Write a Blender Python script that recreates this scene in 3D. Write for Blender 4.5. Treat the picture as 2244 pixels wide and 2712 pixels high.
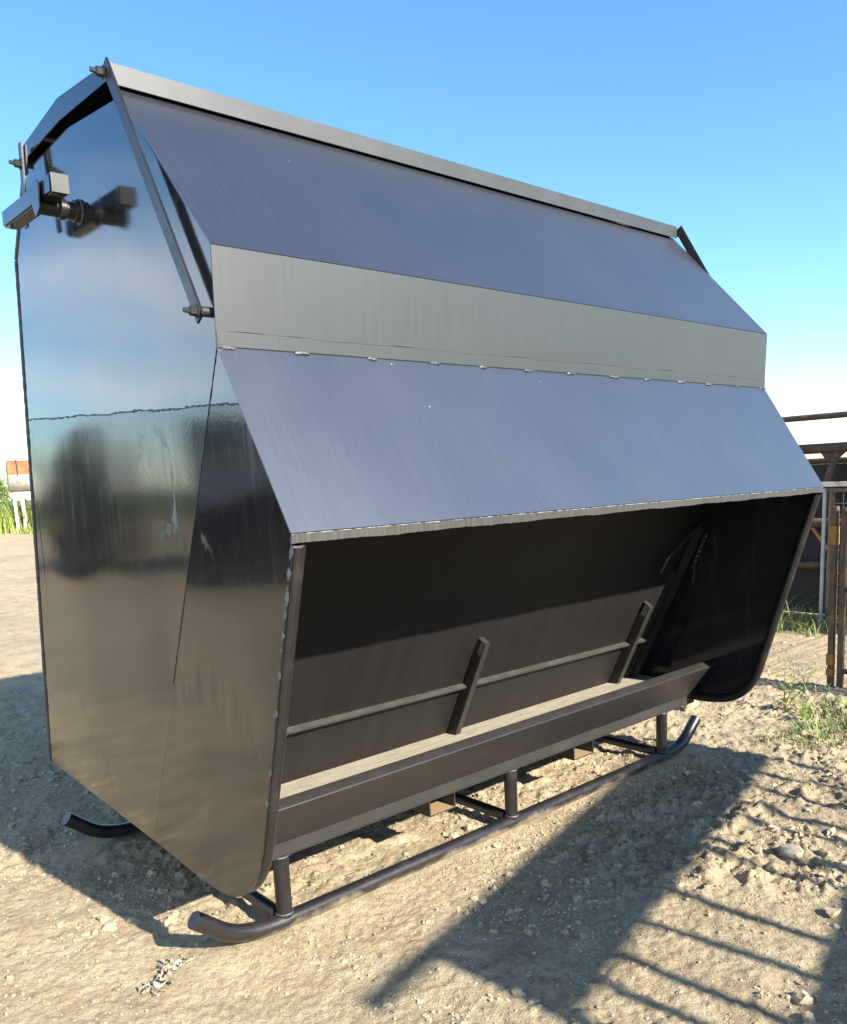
import bpy, bmesh, math, random
import numpy as np
from mathutils import Vector, Matrix
R = random.Random(7)
NP = np.random.default_rng(11)
for o in list(bpy.data.objects): bpy.data.objects.remove(o)
SC = bpy.context.scene
COL = SC.collection

# ------------------------------------------------------------------ camera
yaw, pitch, roll = math.radians(40.79), math.radians(-8.67), math.radians(-2.63)
CAM = Vector((-1.157, -2.135, 1.604))
fw = Vector((math.cos(pitch)*math.sin(yaw), math.cos(pitch)*math.cos(yaw), math.sin(pitch)))
rt = Vector((math.cos(yaw), -math.sin(yaw), 0)); up = rt.cross(fw)
rt2 = math.cos(roll)*rt + math.sin(roll)*up; up2 = -math.sin(roll)*rt + math.cos(roll)*up
cd = bpy.data.cameras.new('Camera'); co = bpy.data.objects.new('Camera', cd); COL.objects.link(co)
co.matrix_world = Matrix(((rt2.x, up2.x, -fw.x, CAM.x), (rt2.y, up2.y, -fw.y, CAM.y), (rt2.z, up2.z, -fw.z, CAM.z), (0, 0, 0, 1)))
cd.sensor_fit = 'VERTICAL'; cd.sensor_height = 36; cd.lens = 2220.9/2712*36
cd.shift_x = 3.46/2712; cd.shift_y = 257.3/2712
cd.clip_start = .05; cd.clip_end = 4000
SC.camera = co
SC.render.resolution_x = 847; SC.render.resolution_y = 1024

# ------------------------------------------------------------------ light
SUN = Vector((.17, -1.62, 1.0)).normalized()
EL = math.asin(SUN.z); AZ = math.atan2(SUN.x, SUN.y)
wd = bpy.data.worlds.new('World'); SC.world = wd; wd.use_nodes = True
nt = wd.node_tree; nt.nodes.clear()
def N(t, kind, **kw):
    n = t.nodes.new(kind)
    for k, v in kw.items():
        if k.startswith('i_'):
            k = k[2:]
            n.inputs[int(k) if k.isdigit() else k.replace('_', ' ')].default_value = v
        else: setattr(n, k, v)
    return n
def math_n(t, op, a, b=None, clamp=False):
    n = t.nodes.new('ShaderNodeMath'); n.operation = op; n.use_clamp = clamp
    for i, v in enumerate((a, b)):
        if v is None: continue
        if hasattr(v, 'is_linked'): t.links.new(v, n.inputs[i])
        else: n.inputs[i].default_value = v
    return n.outputs[0]
def smooth_n(t, v, a, b):
    n = t.nodes.new('ShaderNodeMapRange'); n.interpolation_type = 'SMOOTHSTEP'
    t.links.new(v, n.inputs[0]); n.inputs[1].default_value = a; n.inputs[2].default_value = b
    return n.outputs[0]
sky = N(nt, 'ShaderNodeTexSky', sky_type='NISHITA', sun_disc=False, sun_elevation=EL, sun_rotation=AZ,
        altitude=0, air_density=1.0, dust_density=.35, ozone_density=3.2)
hsv = N(nt, 'ShaderNodeHueSaturation', i_Saturation=1.16, i_Value=1.0)
tint = N(nt, 'ShaderNodeMix', data_type='RGBA', blend_type='MULTIPLY', i_0=1.0); nt.links.new(sky.outputs[0], tint.inputs[6]); tint.inputs[7].default_value = (.95, .99, 1.0, 1)
nt.links.new(tint.outputs[2], hsv.inputs['Color'])
geo = N(nt, 'ShaderNodeTexCoord'); sep = N(nt, 'ShaderNodeSeparateXYZ'); nt.links.new(geo.outputs['Generated'], sep.inputs[0])
zz = math_n(nt, 'ADD', math_n(nt, 'MAXIMUM', sep.outputs[2], 0.0), .12)
cmb = N(nt, 'ShaderNodeCombineXYZ')
nt.links.new(math_n(nt, 'DIVIDE', sep.outputs[0], zz), cmb.inputs[0]); nt.links.new(math_n(nt, 'DIVIDE', sep.outputs[1], zz), cmb.inputs[1])
cn = N(nt, 'ShaderNodeTexNoise', i_Scale=.95, i_Detail=4.0, i_Roughness=.45); nt.links.new(cmb.outputs[0], cn.inputs['Vector'])
dp = N(nt, 'ShaderNodeVectorMath', operation='DOT_PRODUCT'); nt.links.new(geo.outputs['Generated'], dp.inputs[0]); dp.inputs[1].default_value = (-.94, .34, 0)
cm = math_n(nt, 'MULTIPLY', smooth_n(nt, cn.outputs[0], .43, .66), smooth_n(nt, dp.outputs['Value'], .30, .62))
cm = math_n(nt, 'MULTIPLY', cm, .60)  # clouds mirrored in the end plate, widened over unseen sky to lighten shade
mx = N(nt, 'ShaderNodeMix', data_type='RGBA'); nt.links.new(cm, mx.inputs[0]); nt.links.new(hsv.outputs[0], mx.inputs[6]); mx.inputs[7].default_value = (8.6, 8.8, 9.0, 1)
bg = N(nt, 'ShaderNodeBackground', i_Strength=.112); nt.links.new(mx.outputs[2], bg.inputs[0])
wo = N(nt, 'ShaderNodeOutputWorld'); nt.links.new(bg.outputs[0], wo.inputs[0])
sl = bpy.data.lights.new('Sun', 'SUN'); sl.energy = 4.9; sl.angle = math.radians(.8); sl.color = (1.0, .945, .84)
so = bpy.data.objects.new('Sun', sl); COL.objects.link(so); so.rotation_euler = SUN.to_track_quat('Z', 'Y').to_euler(); so.location = (3, -12, 12)
vs = SC.view_settings; vs.view_transform = 'Standard'; vs.look = 'None'; vs.gamma = 1; vs.use_curve_mapping = False; vs.exposure = 1.52
SC.render.engine = 'CYCLES'

# ------------------------------------------------------------------ helpers
def obj(name, v, f, mat, parent=None, smooth=False, angle=None):
    me = bpy.data.meshes.new(name); me.from_pydata([tuple(p) for p in v], [], f); me.update()
    if mat: me.materials.append(mat)
    if smooth: me.polygons.foreach_set('use_smooth', [True]*len(me.polygons))
    if angle:
        me.polygons.foreach_set('use_smooth', [True]*len(me.polygons)); me.set_sharp_from_angle(angle=math.radians(angle))
    o = bpy.data.objects.new(name, me); COL.objects.link(o); o.parent = parent
    return o
def bm_obj(name, bm, mat, parent=None, angle=None):
    me = bpy.data.meshes.new(name); bm.normal_update(); bm.to_mesh(me); bm.free()
    if mat: me.materials.append(mat)
    if angle:
        me.polygons.foreach_set('use_smooth', [True]*len(me.polygons)); me.set_sharp_from_angle(angle=math.radians(angle))
    o = bpy.data.objects.new(name, me); COL.objects.link(o); o.parent = parent
    return o
def empty(name, loc=(0, 0, 0), rz=0):
    o = bpy.data.objects.new(name, None); COL.objects.link(o); o.location = loc; o.rotation_euler = (0, 0, rz); o.empty_display_size = .2
    return o
def tag(o, label=None, cat=None, group=None, kind=None):
    if label: o['label'] = label
    if cat: o['category'] = cat
    if group: o['group'] = group
    if kind: o['kind'] = kind
    return o
def plate(name, poly, x0, x1, mat, parent, bevel=.0012):
    """polygon in the YZ plane extruded between x0 and x1"""
    bm = bmesh.new(); a = [bm.verts.new((x0, y, z)) for y, z in poly]; b = [bm.verts.new((x1, y, z)) for y, z in poly]
    n = len(poly); bm.faces.new(a[::-1]); bm.faces.new(b)
    for i in range(n): bm.faces.new((a[i], a[(i+1) % n], b[(i+1) % n], b[i]))
    bmesh.ops.recalc_face_normals(bm, faces=bm.faces)
    if bevel: bmesh.ops.bevel(bm, geom=list(bm.edges), offset=bevel, segments=1, affect='EDGES')
    return bm_obj(name, bm, mat, parent, 30)
def sheet(name, prof, x0, x1, t, mat, parent, nx=24, wav=0.0, side=1, sub=1, seed=0):
    """folded sheet: profile polyline (y,z) run along X, thickness t on the side of the left normal * side"""
    P = []
    for i in range(len(prof)-1):
        for k in range(sub): u = k/sub; P.append((prof[i][0]*(1-u)+prof[i+1][0]*u, prof[i][1]*(1-u)+prof[i+1][1]*u))
    P.append(prof[-1]); m = len(P); nr = []
    for i in range(m):
        d = Vector((0, 0))
        for a, b in ((i-1, i), (i, i+1)):
            if a >= 0 and b < m:
                e = Vector((P[b][0]-P[a][0], P[b][1]-P[a][1])).normalized(); d += Vector((-e.y, e.x))
        d.normalize()
        if 0 < i < m-1:
            e = Vector((P[i][0]-P[i-1][0], P[i][1]-P[i-1][1])).normalized(); d /= max(.4, d.dot(Vector((-e.y, e.x))))
        nr.append(d*side)
    V = []; F = []; rr = random.Random(seed); ph = [rr.uniform(0, 6.28) for _ in range(6)]
    for ix in range(nx+1):
        x = x0+(x1-x0)*ix/nx
        for q in (0, 1):
            for i in range(m):
                u = i/(m-1)
                w = wav*math.sin(math.pi*u)*math.sin(math.pi*ix/nx)*(math.sin(x*1.7+ph[0])+.6*math.sin(x*3.9+ph[1]+u*3)+.35*math.sin(x*7.1+ph[2]-u*4))
                V.append((x, P[i][0]+nr[i].x*(t*q+w), P[i][1]+nr[i].y*(t*q+w)))
    s = 2*m
    for ix in range(nx):
        b = ix*s
        for i in range(m-1):
            F.append((b+i, b+i+1, b+s+i+1, b+s+i)); F.append((b+m+i+1, b+m+i, b+s+m+i, b+s+m+i+1))
        F.append((b, b+s, b+s+m, b+m)); F.append((b+m-1, b+2*m-1, b+s+2*m-1, b+s+m-1))
    for b in (0, nx*s):
        for i in range(m-1): F.append((b+i, b+m+i, b+m+i+1, b+i+1))
    bm = bmesh.new(); vv = [bm.verts.new(p) for p in V]
    for f in F: bm.faces.new([vv[i] for i in f])
    bmesh.ops.recalc_face_normals(bm, faces=bm.faces)
    return bm_obj(name, bm, mat, parent, 25)
def fold(prof, r=.006, n=4):
    return [(p.x, p.y) for p in bend([(a, b_, 0) for a, b_ in prof], r, n)]
def tube_geo(path, r, n=16, caps=True, jitter=0, rnd=None):
    path = [Vector(p) for p in path]; V = []; F = []
    T = []
    for i in range(len(path)):
        a = path[max(0, i-1)]; b = path[min(len(path)-1, i+1)]; T.append((b-a).normalized())
    u = T[0].orthogonal().normalized()
    for i, p in enumerate(path):
        u = (u - T[i]*u.dot(T[i])).normalized(); w = T[i].cross(u)
        ri = (r[i] if isinstance(r, (list, tuple)) else r)
        for k in range(n):
            a = 2*math.pi*k/n; rr = ri*(1+(rnd.uniform(-jitter, jitter) if rnd else 0))
            V.append(p+(u*math.cos(a)+w*math.sin(a))*rr)
    for i in range(len(path)-1):
        for k in range(n): F.append((i*n+k, i*n+(k+1) % n, (i+1)*n+(k+1) % n, (i+1)*n+k))
    if caps: F.append(tuple(range(n))[::-1]); F.append(tuple((len(path)-1)*n+k for k in range(n)))
    return V, F
def tube(name, path, r, mat, parent, n=16, **k):
    V, F = tube_geo(path, r, n, **k); return obj(name, V, F, mat, parent, angle=40)
def bend(pts, rad=.12, n=8):
    """round the inner corners of a polyline"""
    pts = [Vector(p) for p in pts]; out = [pts[0]]
    for i in range(1, len(pts)-1):
        a = (pts[i-1]-pts[i]); b = (pts[i+1]-pts[i]); ra = min(rad, a.length*.49); rb = min(rad, b.length*.49)
        A = pts[i]+a.normalized()*ra; B = pts[i]+b.normalized()*rb
        for k in range(n+1): t = k/n; out.append(A*(1-t)**2+pts[i]*2*t*(1-t)+B*t*t)
    out.append(pts[-1]); return out
def box(name, c, s, mat, parent, rot=None, bevel=.002, seg=2):
    bm = bmesh.new(); bmesh.ops.create_cube(bm, size=1)
    bmesh.ops.scale(bm, vec=s, verts=bm.verts)
    if bevel: bmesh.ops.bevel(bm, geom=list(bm.edges), offset=bevel, segments=seg, affect='EDGES')
    M = Matrix.Translation(c)
    if rot is not None: M = M @ rot.to_4x4()
    bmesh.ops.transform(bm, matrix=M, verts=bm.verts)
    return bm_obj(name, bm, mat, parent, 35)
def bar(name, a, b, w, t, mat, parent, wdir=(1, 0, 0), bevel=.0015):
    """flat bar from a to b: width w along wdir, thickness t across"""
    a = Vector(a); b = Vector(b); d = (b-a); L = d.length; d.normalize()
    x = Vector(wdir); x = (x-d*x.dot(d)).normalized(); y = d.cross(x)
    rot = Matrix((x, y, d)).transposed()
    return box(name, (a+b)/2, (w, t, L), mat, parent, rot, bevel)
def hexbolt(name, p, axis, r, mat, parent, ln=.02):
    a = Vector(axis).normalized(); p = Vector(p); V, F = tube_geo([p, p+a*ln*.15, p+a*ln*.16, p+a*ln*.75, p+a*ln*.9, p+a*ln*.92, p+a*ln*1.5], [r*1.35, r*1.35, r, r, r*.8, r*.5, r*.5], 6)
    return obj(name, V, F, mat, parent)

# ------------------------------------------------------------------ materials
def mat(name):
    m = bpy.data.materials.new(name); m.use_nodes = True; t = m.node_tree; b = t.nodes['Principled BSDF']
    return m, t, b
def coord(t, sc=(1, 1, 1), kind='Object'):
    tc = t.nodes.new('ShaderNodeTexCoord'); mp = t.nodes.new('ShaderNodeMapping'); mp.inputs['Scale'].default_value = sc
    t.links.new(tc.outputs[kind], mp.inputs['Vector']); return mp.outputs[0]
def noise(t, sc, detail=4, rough=.55, vec=None, dist=0):
    n = t.nodes.new('ShaderNodeTexNoise'); n.inputs['Scale'].default_value = sc; n.inputs['Detail'].default_value = detail
    n.inputs['Roughness'].default_value = rough; n.inputs['Distortion'].default_value = dist
    if vec is not None: t.links.new(vec, n.inputs['Vector'])
    return n.outputs[0]
def ramp(t, v, stops):
    n = t.nodes.new('ShaderNodeValToRGB'); t.links.new(v, n.inputs[0]); e = n.color_ramp.elements
    while len(e) < len(stops): e.new(.5)
    for i, (p, c) in enumerate(stops): e[i].position = p; e[i].color = (*c, 1) if len(c) == 3 else c
    return n.outputs[0]
def mixc(t, f, a, b, mode='MIX'):
    n = t.nodes.new('ShaderNodeMix'); n.data_type = 'RGBA'; n.blend_type = mode
    for i, v in ((0, f), (6, a), (7, b)):
        if hasattr(v, 'is_linked'): t.links.new(v, n.inputs[i])
        elif i == 0: n.inputs[0].default_value = v
        else: n.inputs[i].default_value = (*v, 1)
    return n.outputs[2]
def bump(t, b, h, strength, dist, chain=None):
    n = t.nodes.new('ShaderNodeBump'); n.inputs['Strength'].default_value = strength; n.inputs['Distance'].default_value = dist
    t.links.new(h, n.inputs['Height'])
    if chain is not None: t.links.new(chain, n.inputs['Normal'])
    if b is not None: t.links.new(n.outputs[0], b.inputs['Normal'])
    return n.outputs[0]
def mapr(t, v, a, b, c, d):
    n = t.nodes.new('ShaderNodeMapRange'); t.links.new(v, n.inputs[0])
    for i, q in enumerate((a, b, c, d)): n.inputs[i+1].default_value = q
    return n.outputs[0]

def gloss_steel(name, seed, wave=.010, ior=2.1, stain=1.0):
    m, t, b = mat(name); v = coord(t); off = t.nodes.new('ShaderNodeVectorMath'); off.inputs[1].default_value = (seed*3.1, seed*1.7, seed)
    t.links.new(v, off.inputs[0]); v = off.outputs[0]
    big = noise(t, 1.15, 1.0, .4, v); mid = noise(t, 6, 4, .6, v, .4); fine = noise(t, 90, 3, .6, v)
    run = noise(t, 2.2, 5, .65, coord(t, (1, 9, 1.1)), .3); dust = smooth_n(t, run, .50, .82)
    # dried mud wash low down on the wing and hand smears by the seam
    sp = N(t, 'ShaderNodeSeparateXYZ'); t.links.new(coord(t), sp.inputs[0]); yy, zz = sp.outputs[1], sp.outputs[2]
    fing = noise(t, 3.0, 4, .6, coord(t, (1, 7, 1.0)), .6)
    low = math_n(t, 'ADD', zz, math_n(t, 'MULTIPLY', fing, -.75))
    wash = math_n(t, 'MULTIPLY', smooth_n(t, low, .52, .64), smooth_n(t, zz, 1.34, 1.22)); wash = math_n(t, 'MULTIPLY', wash, math_n(t, 'MULTIPLY', smooth_n(t, yy, .56, .42), smooth_n(t, yy, -.20, .05)))
    sm_ = noise(t, 5.0, 3, .55, coord(t, (1, 1.6, .8)), 1.2)
    smear = math_n(t, 'MULTIPLY', smooth_n(t, sm_, .60, .66), math_n(t, 'MULTIPLY', math_n(t, 'MULTIPLY', smooth_n(t, yy, .0, .15), smooth_n(t, yy, .75, .45)), math_n(t, 'MULTIPLY', smooth_n(t, zz, 1.35, 1.55), smooth_n(t, zz, 2.0, 1.85))))
    base = mixc(t, math_n(t, 'MULTIPLY', dust, .20), (.013, .0135, .015), (.085, .078, .066))
    base = mixc(t, math_n(t, 'MULTIPLY', wash, .55*stain), base, (.10, .078, .042)); base = mixc(t, math_n(t, 'MULTIPLY', smear, .45*stain), base, (.22, .26, .27))
    spk = noise(t, 60, 2, .5, coord(t, (1, 1.5, .7))); base = mixc(t, math_n(t, 'MULTIPLY', smooth_n(t, spk, .74, .77), .7), base, (.002, .002, .002))
    spl = math_n(t, 'MULTIPLY', smooth_n(t, noise(t, 38, 4, .65, coord(t, (1, 1.2, .8))), .60, .70), smooth_n(t, zz, .85, .35)); base = mixc(t, math_n(t, 'MULTIPLY', spl, .35*stain), base, (.17, .135, .09))
    t.links.new(base, b.inputs['Base Color'])
    rg = math_n(t, 'ADD', mapr(t, mid, .3, .75, .075, .125), math_n(t, 'MULTIPLY', dust, .10)); rg = math_n(t, 'ADD', rg, math_n(t, 'MULTIPLY', wash, .15)); rg = math_n(t, 'ADD', rg, math_n(t, 'MULTIPLY', smear, .2))
    t.links.new(rg, b.inputs['Roughness'])
    b.inputs['IOR'].default_value = ior
    n1 = bump(t, None, big, .7, wave*2.6); n2 = bump(t, None, mid, .04, .003, n1); n3 = bump(t, None, fine, .05, .002, n2)
    t.links.new(n3, b.inputs['Normal'])
    return m
def satin_steel(name, base=(.012, .0125, .017), rough=.33, streak=(210, 2.2, 2.2), ior=2.45, dusty=.06, specks=True):
    m, t, b = mat(name); v = coord(t, streak); st = noise(t, 1.0, 5, .6, v, .15); v2 = coord(t)
    cl = noise(t, 2.3, 4, .55, v2); gr = noise(t, 420, 2, .5, v2)
    c1 = mixc(t, math_n(t, 'MULTIPLY', smooth_n(t, st, .35, .85), dusty), base, (.14, .135, .13))
    c1 = mixc(t, math_n(t, 'MULTIPLY', smooth_n(t, cl, .45, .75), dusty*.25), c1, (.13, .12, .11))
    if specks:
        vo = t.nodes.new('ShaderNodeTexVoronoi'); vo.inputs['Scale'].default_value = 13; t.links.new(v2, vo.inputs['Vector'])
        sp = t.nodes.new('ShaderNodeSeparateColor'); t.links.new(vo.outputs['Color'], sp.inputs[0])
        k = math_n(t, 'MULTIPLY', math_n(t, 'LESS_THAN', vo.outputs['Distance'], math_n(t, 'MULTIPLY', sp.outputs[1], .032)), math_n(t, 'GREATER_THAN', sp.outputs[0], .55))
        c1 = mixc(t, math_n(t, 'MULTIPLY', k, .8), c1, (.55, .54, .50))
    t.links.new(c1, b.inputs['Base Color'])
    rg = math_n(t, 'ADD', mapr(t, st, .3, .75, rough-.006, rough+.008), mapr(t, cl, .3, .7, -.012, .016)); t.links.new(rg, b.inputs['Roughness'])
    b.inputs['IOR'].default_value = ior
    n1 = bump(t, None, noise(t, .9, 1.5, .4, v2), .25, .020); n2 = bump(t, None, st, .012, .0006, n1); n3 = bump(t, None, gr, .10, .0008, n2); t.links.new(n3, b.inputs['Normal'])
    return m
def tube_steel(name, base=(.012, .0105, .0105), rough=.33, ior=1.55):
    m, t, b = mat(name); v = coord(t); a = noise(t, 7, 5, .6, v); g = noise(t, 260, 2, .5, v)
    c = mixc(t, smooth_n(t, a, .52, .80), base, (.036, .028, .022)); c = mixc(t, math_n(t, 'MULTIPLY', smooth_n(t, g, .66, .74), .5), c, (.16, .13, .10))
    sp = N(t, 'ShaderNodeSeparateXYZ'); t.links.new(v, sp.inputs[0]); low = smooth_n(t, math_n(t, 'ADD', sp.outputs[2], math_n(t, 'MULTIPLY', a, .10)), .088, .052)
    c = mixc(t, math_n(t, 'MULTIPLY', low, .75), c, (.24, .19, .125))
    t.links.new(c, b.inputs['Base Color']); t.links.new(math_n(t, 'ADD', mapr(t, a, .3, .7, rough-.07, rough+.12), math_n(t, 'MULTIPLY', low, .35)), b.inputs['Roughness']); b.inputs['IOR'].default_value = ior
    bump(t, b, g, .12, .001); return m
def rust_steel(name, c0, c1, c2, rough=.8, sc=9):
    m, t, b = mat(name); v = coord(t); a = noise(t, sc, 6, .65, v, .3); g = noise(t, sc*14, 4, .6, v)
    c = ramp(t, a, [(.32, c0), (.5, c1), (.68, c2)]); c = mixc(t, math_n(t, 'MULTIPLY', g, .45), c, c0)
    t.links.new(c, b.inputs['Base Color']); t.links.new(mapr(t, a, .3, .7, rough-.25, rough), b.inputs['Roughness']); bump(t, b, g, .3, .002); return m

M_END = gloss_steel('painted_end_plate', 1.0); M_END2 = gloss_steel('painted_end_plate_lower', 2.0, .010, 1.70); M_WING = gloss_steel('painted_wing_plate', 4.3, .014, 1.66)
M_SHEET = satin_steel('painted_sheet'); M_BAND = satin_steel('painted_band', base=(.026, .027, .025), rough=.46, streak=(70, 8, 4.0), ior=1.66, dusty=.07, specks=False)  # band base paler than the sheets: sun glare put into its colour
M_INNER = satin_steel('painted_inner_wall', base=(.0120, .0103, .0092), rough=.5, streak=(12, 2, 2), ior=1.35, dusty=.035, specks=False)
M_LID = satin_steel('painted_lid', base=(.026, .027, .026), rough=.46, streak=(6, 6, 6), ior=1.58, dusty=.18, specks=False)  # paler base puts the glare on the lid flange into the colour
M_LIDEND = gloss_steel('painted_lid_end', 6.0, .004, 1.7, 0)
M_FAR = gloss_steel('painted_far_end', 8.0, .006, 1.35, 0)
M_DUSTY = satin_steel('dusty_ledge', base=(.034, .031, .027), rough=.55, streak=(9, 30, 30), ior=1.5, dusty=.3, specks=False)
M_TUBE = tube_steel('painted_tube'); M_LIP = satin_steel('painted_lip', base=(.019, .016, .0145), rough=.45, streak=(14, 14, 14), ior=1.5, dusty=.06, specks=False)
M_BOLT = tube_steel('bolt_steel', (.014, .013, .012), .5)
M_HLIP = satin_steel('scratched_lip', base=(.040, .036, .032), rough=.5, streak=(190, 3, 3), ior=1.5, dusty=.40, specks=False)
M_BRKT = satin_steel('bracket_paint', base=(.024, .021, .0185), rough=.5, streak=(9, 9, 9), ior=1.5, dusty=.10, specks=False)
M_EDGEHI, t, b = mat('edge_highlight'); b.inputs['Base Color'].default_value = (.30, .31, .32, 1); b.inputs['Roughness'].default_value = .45; v = coord(t); a = noise(t, 40, 3, .6, v); t.links.new(ramp(t, a, [(.4, (.05, .05, .05)), (.6, (.36, .36, .36))]), b.inputs['Base Color'])  # pale colour that paints the light line along the folds
M_WELD, t, b = mat('weld_bead'); v = coord(t); a = noise(t, 160, 3, .6, v); t.links.new(ramp(t, a, [(.35, (.014, .015, .018)), (.7, (.06, .066, .078))]), b.inputs['Base Color']); b.inputs['Roughness'].default_value = .5; b.inputs['IOR'].default_value = 1.7; bump(t, b, a, .6, .004)
M_FLOOR, t, b = mat('dusty_trough_floor'); v = coord(t, (2, 22, 22)); a = noise(t, 3, 6, .65, v, .3); v2 = coord(t); g = noise(t, 60, 4, .6, v2)
t.links.new(mixc(t, math_n(t, 'MULTIPLY', g, .5), ramp(t, a, [(.3, (.20, .175, .130)), (.55, (.34, .305, .230)), (.75, (.42, .385, .300))]), (.16, .13, .09)), b.inputs['Base Color']); b.inputs['Roughness'].default_value = .8; bump(t, b, a, .2, .003)
M_POCKET = rust_steel('mill_scale_pocket', (.022, .020, .019), (.032, .027, .023), (.09, .042, .018), .6, 6)
M_POCKIN = rust_steel('rusty_pocket_inside', (.20, .165, .10), (.29, .23, .13), (.36, .17, .05), .7, 8)
M_RUST = rust_steel('rusted_pipe', (.030, .020, .016), (.075, .040, .026), (.17, .085, .045), .85, 8)
M_RUSTTUBE = rust_steel('rusted_square_tube', (.055, .050, .045), (.13, .085, .050), (.30, .15, .06), .75, 7)
M_ORANGE = rust_steel('orange_rust', (.22, .10, .03), (.38, .18, .05), (.48, .27, .09), .85, 12)
M_DARKSHEET = rust_steel('dark_rust_sheet', (.008, .007, .007), (.014, .010, .009), (.030, .018, .012), .85, 3)
M_GALV = rust_steel('galvanised_wire', (.30, .31, .32), (.42, .43, .44), (.25, .20, .15), .5, 20)
M_WHITE = rust_steel('chipped_white_paint', (.30, .22, .15), (.68, .65, .58), (.78, .77, .72), .6, 6)

# ground
M_GROUND, t, b = mat('dry_dirt'); v = coord(t)
big = noise(t, .55, 4, .55, v, .3); mid = noise(t, 4.2, 6, .62, v, .2); fine = noise(t, 34, 8, .68, v); cr = noise(t, 160, 4, .6, v)
c = ramp(t, mid, [(.30, (.290, .222, .136)), (.50, (.408, .320, .200)), (.70, (.480, .388, .252))])
c = mixc(t, math_n(t, 'MULTIPLY', smooth_n(t, big, .44, .66), .50), c, (.270, .215, .140))
c = mixc(t, math_n(t, 'MULTIPLY', smooth_n(t, fine, .52, .30), .6), c, (.140, .108, .068))  # low spots of the fine bump darkened: crevice shade put into the colour
c = mixc(t, math_n(t, 'MULTIPLY', smooth_n(t, cr, .62, .74), .45), c, (.47, .42, .32))
sx = N(t, 'ShaderNodeSeparateXYZ'); t.links.new(v, sx.inputs[0])
far = smooth_n(t, math_n(t, 'ADD', sx.outputs[1], math_n(t, 'MULTIPLY', big, 6)), 45, 49)
gn = ramp(t, mid, [(.3, (.05, .085, .02)), (.7, (.12, .16, .04))])
c = mixc(t, far, c, gn)
t.links.new(c, b.inputs['Base Color']); b.inputs['Roughness'].default_value = .95; b.inputs['Specular IOR Level'].default_value = .25
n1 = bump(t, None, fine, .8, .026); n2 = bump(t, None, cr, .8, .007, n1); t.links.new(n2, b.inputs['Normal'])
M_CLOD, t, b = mat('dirt_clod'); v = coord(t); a = noise(t, 9, 5, .6, v); g = noise(t, 70, 5, .65, v)
t.links.new(mixc(t, math_n(t, 'MULTIPLY', smooth_n(t, g, .55, .3), .5), ramp(t, a, [(.3, (.285, .220, .138)), (.52, (.405, .322, .205)), (.70, (.485, .395, .262))]), (.11, .088, .06)), b.inputs['Base Color']); b.inputs['Roughness'].default_value = .95; bump(t, b, g, .6, .006)
M_STONE, t, b = mat('pale_stone'); v = coord(t); a = noise(t, 25, 6, .6, v); t.links.new(ramp(t, a, [(.3, (.20, .160, .11)), (.5, (.31, .265, .195)), (.7, (.44, .395, .32))]), b.inputs['Base Color']); b.inputs['Roughness'].default_value = .85; bump(t, b, a, .6, .008)
def leafmat(name, a, b_):
    m, t, b = mat(name); v = coord(t); n = noise(t, 14, 3, .6, v); t.links.new(mixc(t, smooth_n(t, n, .3, .7), a, b_), b.inputs['Base Color']); b.inputs['Roughness'].default_value = .55
    b.inputs['Transmission Weight'].default_value = 0; return m
M_GRASS = leafmat('grass_blade', (.07, .125, .02), (.19, .25, .05)); M_WEED = leafmat('tall_weed', (.13, .20, .025), (.30, .36, .07)); M_DRY = leafmat('dry_blade', (.22, .20, .08), (.34, .29, .14))
M_LEAF = leafmat('tree_leaf', (.07, .12, .02), (.16, .22, .04))
M_BARK = rust_steel('bark', (.04, .03, .02), (.09, .07, .05), (.14, .11, .08), .9, 10)
M_PLASTIC, t, b = mat('torn_pale_plastic'); v = coord(t); a = noise(t, 30, 4, .6, v); t.links.new(ramp(t, a, [(.36, (.20, .155, .10)), (.58, (.38, .33, .25)), (.78, (.52, .48, .40))]), b.inputs['Base Color']); b.inputs['Roughness'].default_value = .95; b.inputs['Specular IOR Level'].default_value = .1

# ------------------------------------------------------------------ ground sheet
TAB = NP.random((256, 256)).astype(np.float32)
def vnoise(x, y):
    xi = np.floor(x).astype(int); yi = np.floor(y).astype(int); fx = (x-xi).astype(np.float32); fy = (y-yi).astype(np.float32)
    fx = fx*fx*fx*(fx*(fx*6-15)+10); fy = fy*fy*fy*(fy*(fy*6-15)+10)
    a = TAB[xi & 255, yi & 255]; b_ = TAB[(xi+1) & 255, yi & 255]; c_ = TAB[xi & 255, (yi+1) & 255]; d = TAB[(xi+1) & 255, (yi+1) & 255]
    return (a*(1-fx)+b_*fx)*(1-fy)+(c_*(1-fx)+d*fx)*fy-.5
def rotv(x, y, a): return x*math.cos(a)-y*math.sin(a), x*math.sin(a)+y*math.cos(a)
def fbm(x, y, s, o=3, g=.5, a0=0.4):
    h = 0; A = 1
    for k in range(o):
        xr, yr = rotv(x, y, a0+k*1.3); h = h+A*vnoise(xr/s+k*37.1, yr/s+k*17.7); A *= g; s *= .47
    return h
def sm(x, a, b_): u = np.clip((x-a)/(b_-a), 0, 1); return u*u*(3-2*u)
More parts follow.
